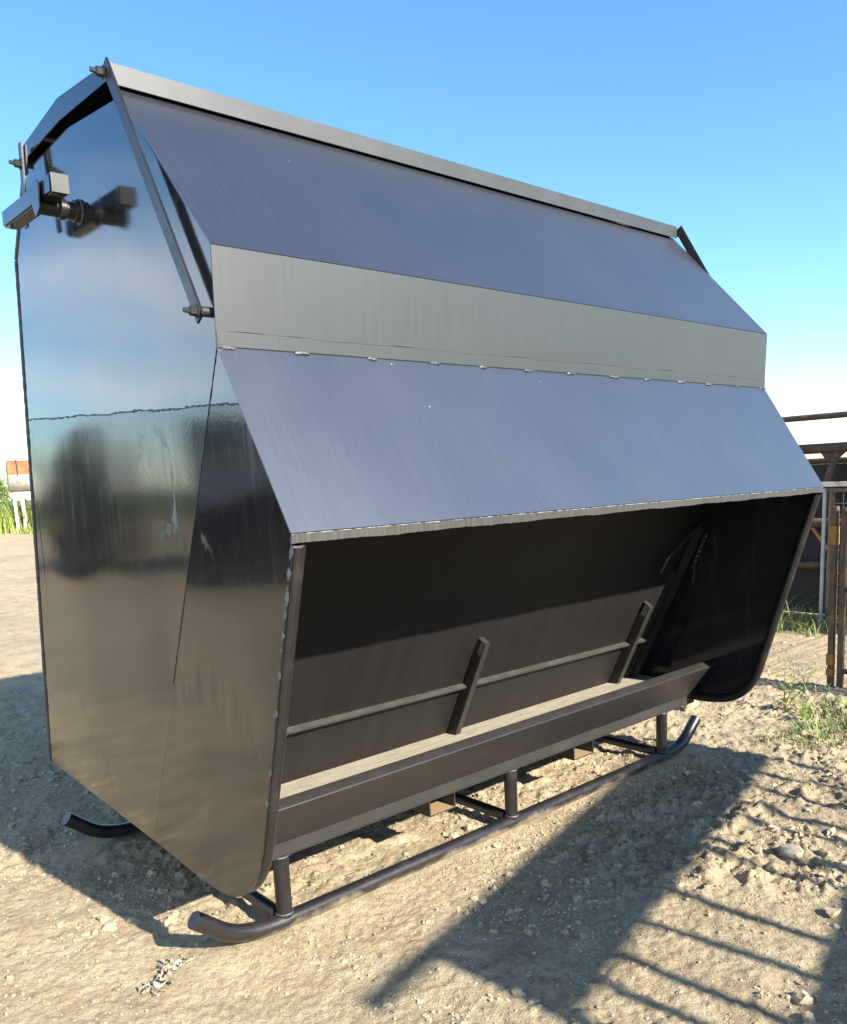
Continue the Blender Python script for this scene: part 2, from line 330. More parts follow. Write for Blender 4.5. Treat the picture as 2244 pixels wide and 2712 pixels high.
def ground_h(x, y):
    x = np.asarray(x, float); y = np.asarray(y, float)
    rough = sm(fbm(x, y, .9, 2, .5, 2.1), -.10, .32)                                  # patches of broken clods
    rough = np.clip(rough*.75+.9*sm(x, .8, 2.2)*sm(-y, -.6, .5)*sm(fbm(x, y, .5, 2, .5, 1.1), -.25, .15), 0, 1.2)
    under = sm(x, -.2, .3)*sm(3.4-x, 0, .5)*sm(y, .5, .8)*sm(2.2-y, 0, .4); rough = np.maximum(rough, .55*under)
    h = .030*fbm(x, y, 1.6, 2) + .012*fbm(x, y, .35, 2, .5, 1.9)
    r1 = fbm(x, y, .085, 3, .62, .7); h = h+(.007+.036*rough)*np.clip(r1, -.13, 1)
    r2 = 1-np.abs(fbm(x, y, .16, 2, .5, 2.9))*4; h = h-.016*rough*np.clip(r2-.72, 0, 1)   # cracks
    h = h+(.0060+.007*rough)*fbm(x, y, .024, 2, .75, 1.3)
    for (px, py, ax, ay, wd_, am) in ((2.6, -1.0, .80, .60, .26, 1.0), (3.5, -1.1, .80, .60, .26, .9), (-.9, 2.6, .93, .37, .30, .8), (-.9, 3.5, .93, .37, .30, .8), (-.6, 1.0, .97, -.24, .24, .35)):
        u = (x-px)*ax+(y-py)*ay; w = -(x-px)*ay+(y-py)*ax; w = w+.05*fbm(x, y, .8, 1); k = (1-sm(np.abs(w), wd_*.35, wd_*.62))*am*np.clip(.35+1.6*fbm(x, y, 1.1, 1, .5, 2.2)+.3, 0, 1)
        h = h-.014*k+.010*am*np.exp(-((np.abs(w)-wd_*.62)/.05)**2)+k*.009*np.clip(np.sin((u+np.abs(w)*.8)*2*np.pi/.105)*1.6, -1, 1)
    near_s = np.maximum(np.exp(-((y-.41)/.11)**2), np.exp(-((y-1.68)/.11)**2))*sm(x, -.25, .05)*sm(3.3-x, 0, .3)
    h = h*(1-.85*near_s)+.007*near_s
    d = np.hypot(x-1, y-1); return h*(1-sm(d, 25, 60))
def axis(a, b_, s, far0, far1, g=1.16):
    m = list(np.arange(a, b_, s)); lo = []; st = s; p = a
    while p > far0: st *= g; p -= st; lo.append(p)
    hi = []; st = s; p = m[-1]
    while p < far1: st *= g; p += st; hi.append(p)
    return np.array(lo[::-1]+m+hi)
GX = axis(-1.0, 4.3, .0095, -900, 1500); GY = axis(-1.35, 4.2, .0095, -900, 1500)
XX, YY = np.meshgrid(GX, GY, indexing='ij'); ZZ = ground_h(XX, YY)
nx, ny = XX.shape
me = bpy.data.meshes.new('ground'); me.vertices.add(nx*ny); me.vertices.foreach_set('co', np.stack([XX, YY, ZZ], -1).astype(np.float32).ravel())
ii, jj = np.meshgrid(np.arange(nx-1), np.arange(ny-1), indexing='ij'); q = (ii*ny+jj).ravel(); quads = np.stack([q, q+ny, q+ny+1, q+1], -1).astype(np.int32)
nq = len(quads); me.loops.add(nq*4); me.loops.foreach_set('vertex_index', quads.ravel()); me.polygons.add(nq)
me.polygons.foreach_set('loop_start', np.arange(nq, dtype=np.int32)*4); me.polygons.foreach_set('use_smooth', np.ones(nq, bool)); me.update(calc_edges=True)
me.materials.append(M_GROUND); go = bpy.data.objects.new('ground', me); COL.objects.link(go); tag(go, kind='structure')

def icos(sub):
    bm = bmesh.new(); bmesh.ops.create_icosphere(bm, subdivisions=sub, radius=1); v = np.array([p.co[:] for p in bm.verts]); f = np.array([[q.index for q in p.verts] for p in bm.faces]); bm.free(); return v, f
def scatter(name, n, sub, smin, smax, pw, m, seed, region, keep=None):
    g = np.random.default_rng(seed); v0, f0 = icos(sub); nv = len(v0)
    x = g.uniform(region[0], region[1], n*4); y = g.uniform(region[2], region[3], n*4)
    d = np.hypot(x-CAM.x, y-CAM.y); k = g.random(n*4) < np.clip((3.2/d)**1.3, 0, 1)
    if keep is not None: k &= g.random(n*4) < keep(x, y)
    x = x[k][:n]; y = y[k][:n]; n = len(x); s = smin*(smax/smin)**(g.random(n)**pw)
    sc = g.uniform(.6, 1.15, (n, 3))*s[:, None]; sc[:, 2] *= .75; a = g.uniform(0, 6.28, n)
    P = v0[None]*(1+g.uniform(-.36, .36, (n, nv)))[..., None]*sc[:, None]
    X = P[..., 0]*np.cos(a)[:, None]-P[..., 1]*np.sin(a)[:, None]+x[:, None]; Y = P[..., 0]*np.sin(a)[:, None]+P[..., 1]*np.cos(a)[:, None]+y[:, None]
    Z = P[..., 2]+(ground_h(x, y)+sc[:, 2]*g.uniform(-.25, .45, n))[:, None]
    V = np.stack([X, Y, Z], -1).reshape(-1, 3); F = (f0[None]+(np.arange(n)*nv)[:, None, None]).reshape(-1, 3)
    me = bpy.data.meshes.new(name); me.vertices.add(len(V)); me.vertices.foreach_set('co', V.astype(np.float32).ravel()); me.loops.add(F.size); me.loops.foreach_set('vertex_index', F.astype(np.int32).ravel())
    me.polygons.add(len(F)); me.polygons.foreach_set('loop_start', np.arange(len(F), dtype=np.int32)*3); me.polygons.foreach_set('use_smooth', np.full(len(F), False)); me.update(calc_edges=True); me.materials.append(m)
    o = bpy.data.objects.new(name, me); COL.objects.link(o); return o
def away(x, y):
    bad = ((np.abs(y-.41) < .05) | (np.abs(y-1.68) < .05)) & (x > -.15) & (x < 3.2)
    return np.where(bad, 0, 1)
def clumpy(x, y): return away(x, y)*np.clip(sm(fbm(x, y, .5, 2, .5, 2.1), -.22, .30)+.12+.5*sm(x, .8, 2.2)*sm(-y, -.6, .4), 0, 1)
REG = (-1.1, 6.5, -1.35, 6.0)
tag(scatter('dirt_crumbs', 38000, 1, .0020, .0090, 1.7, M_CLOD, 1, REG, clumpy), 'small loose dirt crumbs strewn over the bare yard', 'dirt', kind='stuff')
tag(scatter('dirt_clods', 5200, 2, .006, .027, 2.4, M_CLOD, 2, REG, lambda x, y: clumpy(x, y)**3), 'broken clods of dry dirt lying on the bare yard', 'dirt', kind='stuff')
tag(scatter('gravel', 260, 2, .003, .011, 1.8, M_STONE, 3, REG, away), 'pale gravel chips scattered over the bare yard', 'gravel', kind='stuff')

# ------------------------------------------------------------------ the feeder
L = 3.05
fe = empty('livestock_feeder')
tag(fe, 'large black steel livestock feeder on pipe skids with open trough and hinged lid', 'feeder')
rr = random.Random(3)
def corner(n=12):
    P = [Vector(p) for p in ((-.080, .737), (-.013, .522), (.030, .435), (.080, .378), (.140, .338), (.200, .316), (.273, .304), (.420, .301), (.60, .31))]; out = []
    for i in range(1, len(P)-2):
        for k in range(2):
            t = k/2; a, b_, c_, d = P[i-1:i+3]
            out.append(tuple(.5*((2*b_)+(c_-a)*t+(2*a-5*b_+4*c_-d)*t*t+(3*b_-a-3*c_+d)*t**3)))
    return out+[(.420, .301)]
UP = [(-.088, 1.832), (.011, 1.992), (0, 2.255), (.50, 2.795), (.95, 2.85), (1.395, 2.85), (1.638, 2.57), (1.733, 1.938)]
LOW = [(.085, 1.842), (1.733, 1.938), (1.97, .365), (.80, .322)]
WING = [(-.088, 1.832), (.085, 1.842), (.80, .322)] + corner()[::-1] + [(-.298, 1.461), (-.300, 1.486)]
TOL = .0007
for x0, x1, first in ((0, .005, True), (L-.005, L, False)):
    pu = plate('end_plate', UP, x0, x1, M_END if first else M_FAR, fe, 0); pl = plate('end_plate', LOW, x0, x1, M_END2 if first else M_FAR, fe, 0); pw = plate('wing_plate', WING, x0, x1, M_WING if first else M_FAR, fe, 0)
    cx = .0258 if first else L-.0258
    path = [(cx, -.285, 1.452)] + [(cx, y+.013, z+.004+.020*min(1, k/9)) for k, (y, z) in enumerate(corner())]
    tube('edge_tube', path, .0205, M_TUBE, pw, 14)
    xo = -.001 if first else L+.001
    # rough seam welds
    n = 150; pts = []; rad = []
    for k in range(n+1):
        u = k/n; y = 1.733*(1-u)+(-.086)*u; z = 1.938*(1-u)+1.832*u
        pts.append((xo, y, z+rr.uniform(-.0018, .0018)+.0022*math.sin(u*23)+.001*math.sin(u*61))); rad.append(.0026*rr.uniform(.4, 1.6))
    tube('weld_bead', pts, rad, M_WELD, pu, 7, jitter=.25, rnd=rr)
    pts = []; rad = []
    for k in range(91):
        u = k/90; pts.append((xo, .015*(1-u)+.50*u+rr.uniform(-.001, .001), 1.992*(1-u)+.97*u)); rad.append(.0016*rr.uniform(.4, 1.4))
    tube('weld_bead', pts, rad, M_WELD, pw, 6, jitter=.2, rnd=rr)
    pts = []; rad = []
    for k in range(121):
        u = k/120; pts.append((xo+.004*(1 if first else -1), 1.644*(1-u)+1.972*u+.004, 2.57*(1-u)+.36*u)); rad.append(.010*rr.uniform(.94, 1.06))
    tube('edge_rod', pts, rad, M_WELD, pl, 9, jitter=.1, rnd=rr)
    tube('edge_rod', [(xo+.004*(1 if first else -1), 1.648, 2.575), (xo+.004*(1 if first else -1), 1.45, 2.83)], .010, M_WELD, pu, 9)
    if first:   # faint ridges where the hopper walls are welded inside
        for (ya, za), (yb, zb) in (((1.753, 1.072), (1.17, .445)), ((.50, .97), (.785, .375)), ((1.733, 1.60), (1.753, 1.072))):
            d = Vector((0, yb-ya, zb-za)).normalized(); nn = Vector((0, -d.z, d.y)); V = []; F = []
            for k in range(13):
                c_ = Vector((0, ya+(yb-ya)*k/12, za+(zb-za)*k/12)); V += [tuple(c_-nn*.012+Vector((.0002, 0, 0))), tuple(c_+Vector((-.0011, 0, 0))), tuple(c_+nn*.012+Vector((.0002, 0, 0)))]
            for k in range(12): F += [(3*k, 3*k+3, 3*k+4, 3*k+1), (3*k+1, 3*k+4, 3*k+5, 3*k+2)]
            obj('pressed_ridge', V, F, M_END2, pl, smooth=True)
    if first:   # weld blobs where the tube meets the wing plate
        for z in (1.44, 1.425, 1.38, 1.33, 1.315, 1.27, 1.21, 1.17, 1.10, .985, .80, .70):
            y = -.298+(1.461-z)*.305/1.0; h_ = rr.uniform(.008, .03); q = [(.002, y+.004+h_*.3, z-h_), (.001, y+.003, z+rr.uniform(-.004, .004)), (.002, y+.004-h_*.3, z+h_)]
            tube('weld_bead', q, [.002, .0055*rr.uniform(.7, 1.3), .002], M_WELD, pw, 7)
        tube('weld_bead', [(.000, -.290, 1.452), (.02, -.302, 1.450), (.040, -.288, 1.452)], [.003, .005, .003], M_WELD, pw, 7)
# front sheets
sheet('roof_panel', [(.535, 2.835), (0, 2.2552)], -.005, L+.005, .004, M_SHEET, fe, 60, .0035, -1, 14, 1)
bd = sheet('front_band', [(-.0002, 2.2550), (.0108, 1.993)], -.005, L+.005, .004, M_BAND, fe, 60, .0012, -1, 8, 2)
sheet('overlap_strip', [(.0091, 2.034), (.0107, 1.994)], -.004, L+.004, .0019, M_BAND, bd, 40, 0, -1, 1, 3).location = (0, -.0042, 0)
hd = sheet('hood_panel', [(.0108, 1.990), (-.3005, 1.4865)], -.005, L+.005, .004, M_SHEET, fe, 60, .002, -1, 12, 4)
# hood lip: ragged lower edge
V = []; F = []; n = 240
for k in range(n+1):
    x = -.005+(L+.010)*k/n; zb = 1.461+.0012*math.sin(k*.17)+.0008*math.sin(k*.41+1)+(rr.uniform(-.002, .0005) if rr.random() < .15 else 0)
    V += [(x, -.3045, 1.4845), (x, -.3030, zb), (x, -.2960, zb+.0005), (x, -.2985, 1.4845)]
for k in range(n):
    for j in range(4): F.append((k*4+j, k*4+(j+1) % 4, k*4+4+(j+1) % 4, k*4+4+j))
F += [(3, 2, 1, 0), (n*4, n*4+1, n*4+2, n*4+3)]
obj('hood_lip', V, F, M_HLIP, hd, angle=40)
tube('edge_highlight', [(-.005+(L+.01)*k/60, -.3042+rr.uniform(-.0002, .0002), 1.4852) for k in range(61)], [.0011*rr.uniform(.6, 1.2) for _ in range(61)], M_EDGEHI, hd, 5)  # thin pale tubes added as a painted highlight on the fold edges
tube('edge_highlight', [(-.004+(L+.008)*k/60, .0072, 1.9895+rr.uniform(-.0004, .0004)) for k in range(61)], [.0009*rr.uniform(.5, 1.2) for _ in range(61)], M_EDGEHI, hd, 5)
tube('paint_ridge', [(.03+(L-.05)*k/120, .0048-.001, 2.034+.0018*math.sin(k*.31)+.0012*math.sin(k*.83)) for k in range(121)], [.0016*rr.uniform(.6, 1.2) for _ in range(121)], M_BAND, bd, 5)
for k in range(13):   # tack welds between band and hood
    x = .035+k*(L-.07)/12+rr.uniform(-.02, .02); ln = rr.uniform(.018, .034)
    pts = [(x+ln*(u/6-.5)*2, .004+rr.uniform(-.001, .001), 1.990+rr.uniform(-.0015, .0015)) for u in range(7)]
    tube('tack_weld', pts, [.002]+[.0062*rr.uniform(.7, 1.25) for _ in range(5)]+[.002], M_WELD, hd, 7, jitter=.25, rnd=rr)
# lid
LX0, LX1 = -.022, L+.004
lid = sheet('lid', [(.512, 2.887), (.95, 2.938), (1.385, 2.905)], LX0, LX1, .004, M_LIDEND, fe, 8, 0, 1, 1, 5)
plate('front_flange', [(.512, 2.8905), (.512, 2.832), (.508, 2.832), (.508, 2.8915)], LX0, LX1, M_LID, lid, .0006)
plate('back_flange', [(1.385, 2.909), (1.385, 2.85), (1.389, 2.85), (1.389, 2.909)], LX0, LX1, M_LID, lid, 0)
for x0 in (LX0, LX1-.004):
    plate('end_flange', [(.5125, 2.8865), (.95, 2.9375), (1.3845, 2.9045), (1.3845, 2.863), (.95, 2.872), (.5125, 2.8445)], x0, x0+.004, M_LIDEND, lid, 0)
# lid straps and links on both ends
for sx_, xb in ((-1, 0), (1, L)):
    kx = 1.0 if sx_ < 0 else .27
    X = lambda d: xb+sx_*d*kx
    st = bar('lid_strap', (X(.034), .503, 2.882), (X(.034), .030, 2.066), .008, .042, M_TUBE, fe, (1, 0, 0))
    hexbolt('bolt', (X(.038), .513, 2.858), (sx_, 0, 0), .014, M_BOLT, st, .026); hexbolt('bolt', (X(.038), .040, 2.088), (sx_, 0, 0), .014, M_BOLT, st, .026)
    tube('pivot_pin', [(X(.0), .040, 2.088), (X(.031), .040, 2.088)], .014, M_BOLT, st, 10)
    tube('pivot_pin', [(X(.024), .513, 2.858), (X(.031), .513, 2.858)], .012, M_BOLT, st, 10)
    lk = bar('lid_link', (X(.050), 1.285, 2.900), (X(.060), 1.285, 2.60), .007, .034, M_TUBE, fe, (1, 0, 0))
    hexbolt('bolt', (X(.056), 1.29, 2.825), (sx_, 0, 0), .014, M_BOLT, lk, .026); bar('clevis', (X(.036), 1.285, 2.89), (X(.040), 1.285, 2.79), .006, .036, M_BOLT, lk, (1, 0, 0))
    # counterweight lever
    lv = bar('lever_arm', (X(.112), .76, 2.600), (X(.112), 1.29, 2.618), .060, .060, M_TUBE, fe, (1, 0, 0), .006)
    lv.data.materials[0] = M_LIDEND
    plate('end_cap', [(.7575, 2.570), (.7575, 2.630), (.7545, 2.630), (.7545, 2.570)], min(X(.083), X(.141)), max(X(.083), X(.141)), M_BOLT, lv, .001)
    plate('lever_plate', [(.955, 2.634), (.845, 2.630), (.850, 2.545), (.895, 2.525)], min(X(.147), X(.153)), max(X(.147), X(.153)), M_LIDEND, lv, .0008)
    tube('pivot_shaft', [(X(0), .905, 2.568), (X(.146), .905, 2.568)], .028, M_TUBE, lv, 20)
    for d0, d1, r_ in ((.008, .026, .036), (.050, .074, .034)): tube('collar', [(X(d0), .905, 2.568), (X(d0+.003), .905, 2.568), (X(d1-.003), .905, 2.568), (X(d1), .905, 2.568)], [r_-.003, r_, r_, r_-.003], M_TUBE, lv, 20)
    pts = [(X(.004), .905+.037*math.cos(a), 2.568+.037*math.sin(a)) for a in [k*2*math.pi/24 for k in range(25)]]
    tube('weld_bead', pts, [.0055*rr.uniform(.7, 1.3) for _ in pts], M_WELD, lv, 6)
# hopper inside
wl = sheet('inner_wall', [(.018, 1.986), (.777, .399)], .006, L-.006, .004, M_INNER, fe, 40, .0015, -1, 10, 6)
wn = Vector((0, -.9025, -.4303)).normalized()   # out of the wall towards the trough
def onw(x, z, off=0): y = .018+(1.986-z)*(.772/1.614); return Vector((x, y, z))+wn*off
led = bar('ledge_bar', onw(.008, .672, .017), onw(L-.02, .646, .017), .034, .012, M_DUSTY, fe, wn)
for bx, z0, z1 in ((1.482, .402, .885), (2.770, .402, .885)):
    br = bar('bracket', onw(bx+.012, z0, .052), onw(bx+.012, z1, .052), .034, .007, M_BRKT, fe, (1, 0, 0))
    bar('bracket_web', onw(bx-.004, z0, .026), onw(bx-.004, z1-.06, .024), .050, .005, M_BRKT, br, wn)
    bar('bracket_top', onw(bx+.012, z1, .049), onw(bx+.012, z1+.004, .004), .034, .007, M_BRKT, br, (1, 0, 0))
sr = bar('slide_rail', onw(2.972, .402, .03), onw(2.985, 1.30, .03), .030, .040, M_LIP, fe, (1, 0, 0))
bar('slide_rail', onw(2.925, .402, .012), onw(2.940, 1.05, .012), .020, .016, M_LIP, fe, (1, 0, 0))
tube('adjuster_rod', bend([onw(2.735, 1.085, .05), onw(2.745, 1.165, .05), onw(2.955, 1.345, .05)], .03, 5), .0085, M_TUBE, fe, 8)
ps = bar('perforated_strap', onw(2.998, 1.09, .075), onw(2.985, 1.29, .075), .030, .004, M_LIP, fe, (1, 0, 0), .0008)
for k in range(7):
    for s in (-.007, .007):
        p = onw(2.996-.011*k/6+s, 1.105+k*.028, .0765); tube('strap_hole_rim', [p, p+wn*.002], .0035, M_GALV, ps, 8)
bar('release_lever', onw(2.99, 1.12, .085), onw(2.99, 1.12, .085)+Vector((.002, .012, -.105)), .018, .006, M_BAND, fe, (1, 0, 0))
# trough
box('trough_floor', (L/2, .590, .379), (L-.014, .405, .030), M_FLOOR, fe, None, .002)
sheet('trough_lip', fold([(.376, .347), (.252, .522), (.296, .548), (.300, .525)], .008), .008, L-.012, .005, M_LIP, fe, 30, 0, -1, 1, 8)
plate('trough_apron', [(.3865, .286), (.3865, .356), (.3925, .356), (.3925, .286)], .010, L-.014, M_BRKT, fe, .0008)
sheet('trough_underside', [(.388, .288), (.44, .322), (1.62, .372)], .012, L-.012, .006, M_LIP, fe, 2, 0, 1, 1, 9)
sheet('back_panel', [(1.966, .366), (1.634, 2.57), (1.39, 2.845)], .005, L-.005, .004, M_SHEET, fe, 30, .002, 1, 6, 10)
# skids
for ys in (.410, 1.68):
    sk = tube('skid', bend([(-.045, ys, .172), (.125, ys, .032), (1.0, ys, .032), (2.0, ys, .032), (L-.125, ys, .032), (L+.045, ys, .172)], .16, 10), .0315, M_TUBE, fe, 24)
    for xp in (.304, 1.525, 2.746):
        po = tube('post', [(xp, ys, .05), (xp, ys, .287)], .0295, M_TUBE, fe, 20)
        for z_, k in ((.285, .0305), (.066, .031)):
            pts = [(xp+k*math.cos(a), ys+k*math.sin(a), z_) for a in [q*2*math.pi/16 for q in range(17)]]; tube('weld_bead', pts, [.0042*rr.uniform(.6, 1.3) for _ in pts], M_WELD, po, 6)
for xp in (.285, 1.505, 2.726): tube('cross_tube', [(xp, .435, .062), (xp, 1.655, .062)], .0245, M_TUBE, fe, 16)
for xa, xb in ((1.025, 1.173), (1.978, 2.134)):
    z0, z1, th = .208, .2865, .006; V = []; F = []
    for y in (.405, 1.69):
        for (x, z) in ((xa, z0), (xb, z0), (xb, z1), (xa, z1)): V.append((x, y, z))
        for (x, z) in ((xa+th, z0+th), (xb-th, z0+th), (xb-th, z1-th), (xa+th, z1-th)): V.append((x, y, z))
    for k in range(4):
        j = (k+1) % 4; F += [(k, j, 8+j, 8+k), (4+j, 4+k, 12+k, 12+j), (j, k, 4+k, 4+j), (8+k, 8+j, 12+j, 12+k)]
    pk = obj('fork_pocket', V, F, M_POCKET, fe); pk.data.materials.append(M_POCKIN)
    for i, p in enumerate(pk.data.polygons): p.material_index = 1 if i == 1 else 0

def copy_tree(o, parent=None):
    c_ = o.copy(); COL.objects.link(c_); c_.parent = parent
    for ch in o.children: copy_tree(ch, c_)
    return c_
def clone(o, loc, rz, label, group):
    kids = [k for k in o.children]; c_ = o.copy(); COL.objects.link(c_)
    for k in kids: copy_tree(k, c_)
    c_.location = loc; c_.rotation_euler = (0, 0, rz); tag(c_, label, 'feeder', group); return c_
clone(fe, (-3.9, 14.7, 0), math.radians(113.6), 'black steel feeder across the yard, mirrored whole in the glossy end plate', 'feeders standing across the yard')
clone(fe, (-8.0, 9.9, 0), math.radians(30), 'black steel feeder standing broadside across the yard, mirrored in the wing plate', 'feeders standing across the yard')

# ------------------------------------------------------------------ hay feeder whose shadow falls in front
hy = empty('hay_feeder', (1.226, -3.27, 0), math.atan2(.27, 1)); tag(hy, 'sheeted hay feeder with upright bars that shades the dirt beside the skid', 'hay feeder')
x0, x1 = -.30, 2.30
dz = .725
box('skirt_sheet', ((x0+x1)/2, 0, .68), (x1-x0, .006, 1.24), M_RUST, hy, None, .001); box('top_sheet', ((x0+x1)/2, 0, 1.105+dz), (x1-x0, .006, .36), M_RUST, hy, None, .001)
tube('top_pipe', [(x0-.36, 0, 1.285+dz), (x1, 0, 1.285+dz)], .03, M_RUST, hy, 12); tube('bottom_pipe', [(x0, 0, .05), (x1, 0, .05)], .03, M_RUST, hy, 12)
for k, xk in enumerate((-.084, .09, .34, .60, .99, 1.14, 1.42, 1.57, 1.83, 2.05)): tube('upright_bar', [(xk+rr.uniform(-.04, .04), .0, .50), (xk, .0, 1.1+dz)], rr.uniform(.018, .027), M_RUST, hy, 10)
for xk in (x0, x1): tube('corner_post', [(xk, 0, 0), (xk, 0, 1.285+dz)], .03, M_RUST, hy, 12); bar('foot', (xk, -.6, .02), (xk, .35, .02), .05, .03, M_RUST, hy, (1, 0, 0))

# ------------------------------------------------------------------ corral behind on the right
cw = empty('corral_windbreak', (7.24, 2, 0)); tag(cw, 'dark rusted pipe windbreak with sheet infill standing behind the feeder', 'windbreak')
def cp(name, pts, r, m=M_RUST, n=12): return tube(name, [(x-7.24, y-2, z) for x, y, z in pts], r, m, cw, n)
for z, r, x in ((2.047, .030, 7.24), (1.742, .050, 7.24), (1.621, .030, 7.42), (1.02, .046, 7.24), (.60, .040, 7.24), (.05, .036, 7.24)): cp('rail', [(x, 7.5, z), (x, -4.5, z)], r)
for k, y in enumerate((6.4, 4.9, 3.4, 1.45, -.1, -1.6, -3.1)):
    cp('post', [(7.46, y-.06, 0), (7.46, y-.06, 1.58)], .038); cp('strut', [(7.24, y-.05, 1.70), (7.21, y+.05, 1.34)], .033)
    o = plate('gusset', [(y-2-.14, 1.70), (y-2+.10, 1.70), (y-2+.03, 1.60), (y-2-.03, 1.60)], -.012, .004, M_RUST, cw, 0)
    cp('brace', [(7.27, y+.20, 1.00), (7.27, y-.04, .68)], .018, M_ORANGE); box('foot', (-.02, y-2+.02, 1.33), (.09, .12, .05), M_RUST, cw)
for k in range(8): box('infill_sheet', (.14, 5.4-1.5*k-2+.75, .84), (.006, 1.47, 1.50), M_DARKSHEET, cw, None, .001)
box('roof_sheet', (.55, -.5, 1.60), (.75, 11.8, .008), M_DARKSHEET, cw, None, .001)

def wires(name, parent, x, ya, yb, za, zb, sy, sz, r, m):
    V = []; F = []
    def add(a, b_):
        v, f = tube_geo([a, b_], r, 5); k = len(V); V.extend(v); F.extend([tuple(i+k for i in q) for q in f])
    y = ya
    while y > yb: add((x, y, za), (x, y, zb)); y -= sy
    z = za
    while z < zb: add((x-r*1.6, ya, z), (x-r*1.6, yb, z)); z += sz
    o = obj(name, V, F, m, parent, smooth=True); o['kind'] = 'stuff'; return o
mp = empty('wire_panel', (7.05, 1.41, 0)); tag(mp, 'white topped wire mesh pen panel leaning against the dark windbreak', 'panel')
tube('galvanised_post', [(0, .02, 0), (-.02, .0, 1.36)], .019, M_GALV, mp, 12); tube('post', [(.0, -.045, 0.04), (-.02, -.065, 1.36)], .026, M_RUSTTUBE, mp, 12)
box('top_rail', (-.02, -.95, 1.40), (.045, 2.0, .045), M_WHITE, mp, None, .004); box('angle_rail', (-.03, -.97, 1.345), (.03, 1.9, .03), M_RUSTTUBE, mp, None, .003); tube('bottom_rail', [(0, -.06, .10), (0, -1.9, .10)], .022, M_RUST, mp, 10)
tube('post', [(-.01, -.27, .08), (-.02, -.27, 1.34)], .022, M_WHITE, mp, 10); tube('post', [(0, -1.9, 0), (-.02, -1.9, 1.38)], .026, M_RUSTTUBE, mp, 10)
wires('wire_mesh', mp, -.012, -.07, -1.88, .12, 1.34, .10, .11, .0028, M_GALV)
g1 = empty('mesh_gate', (4.90, .35, 0)); tag(g1, 'rusty square tube gate with wire mesh infill standing nearer than the wire panel', 'gate')
box('post', (0, -.003, .645), (.040, .040, 1.29), M_RUSTTUBE, g1, None, .004)
tube('rail', [(0, -.02, 1.262), (0, -2.2, 1.262)], .021, M_RUST, g1, 12); tube('rail', [(0, -.02, .130), (0, -2.2, .130)], .021, M_RUSTTUBE, g1, 12); tube('rail', [(.0, -.02, .72), (0, -2.2, .72)], .018, M_RUST, g1, 12)
box('post', (0, -2.2, .645), (.045, .045, 1.29), M_RUSTTUBE, g1, None, .004)
wires('wire_mesh', g1, .022, -.03, -2.18, .14, 1.26, .052, .055, .0019, M_GALV)
hp = empty('hinge_post', (4.905, .415, 0)); tag(hp, 'rusty square hinge post with orange rusted collars next to the mesh gate', 'post')
box('tube_post', (0, 0, .65), (.042, .042, 1.30), M_RUSTTUBE, hp, None, .004)
for z, h in ((1.095, .135), (.205, .085), (.110, .05)): box('hinge_collar', (0, .002, z), (.052, .052, h), M_ORANGE, hp, None, .004)

# ------------------------------------------------------------------ far left: tank, weeds, tree
tk = empty('storage_tank', (13.4, 42.0, 0), math.radians(-14)); tag(tk, 'old horizontal storage tank, rusty orange above and white below, on white legs', 'tank')
def shell(name, r, xa, xb, a0, a1, m, zc=2.70, n=28):
    V = []; F = []; prof = [(xa+.0, .0), (xa-.02, r*.5), (xa, r*.9), (xa+.06, r), (xb-.06, r), (xb, r*.9), (xb+.02, r*.5), (xb, 0)]
    for x, q in prof:
        for k in range(n+1): a = a0+(a1-a0)*k/n; V.append((x, q*math.cos(a), zc+q*math.sin(a)))
    for i in range(len(prof)-1):
        for k in range(n): F.append((i*(n+1)+k, i*(n+1)+k+1, (i+1)*(n+1)+k+1, (i+1)*(n+1)+k))
    return obj(name, V, F, m, tk, smooth=True)
M_TANKO = rust_steel('rusty_orange_tank', (.20, .07, .03), (.42, .13, .05), (.52, .22, .10), .8, 2.2); M_TANKW = rust_steel('stained_white_tank', (.25, .14, .09), (.62, .60, .50), (.74, .73, .64), .6, 2.0)
shell('tank_top', .80, -2.5, 2.5, .05, math.pi-.05, M_TANKO, 2.72); shell('tank_bottom', .82, -2.52, 2.52, -math.pi, .0, M_TANKW, 2.80)
for x in (-2.05, 1.2): pts = [(x, .815*math.cos(a), 2.72+.815*math.sin(a)) for a in [k*math.pi/20 for k in range(21)]]; tube('strap', pts, .035, M_RUST, tk, 6)
for s in (-1, 1): box('stand_beam', (0, s*.5, 1.86), (5.0, .12, .16), M_WHITE, tk)
for x in (-2.3, -1.95, 0, 1.9):
    for s in (-.5, .5): box('stand_leg', (x, s, .9), (.14, .12, 1.8), M_WHITE, tk)
for s in (-1, 1): bar('stand_brace', (-1.9, s*.5, 1.75), (-1.2, s*.5, .5), .05, .05, M_RUST, tk)
def blade(V, F, MI, p, h, w, az, lean, mi=0, seg=4):
    d = Vector((math.cos(az), math.sin(az), 0)); s = Vector((-d.y, d.x, 0)); k0 = len(V)
    for i in range(seg+1):
        u = i/seg; c_ = p+d*(lean*h*u*u)+Vector((0, 0, h*(u-.35*lean*u*u))); ww = w*(1-u**1.6)*.5+.0004
        V.append(c_-s*ww); V.append(c_+s*ww)
    for i in range(seg): F.append((k0+2*i, k0+2*i+1, k0+2*i+3, k0+2*i+2)); MI.append(mi)
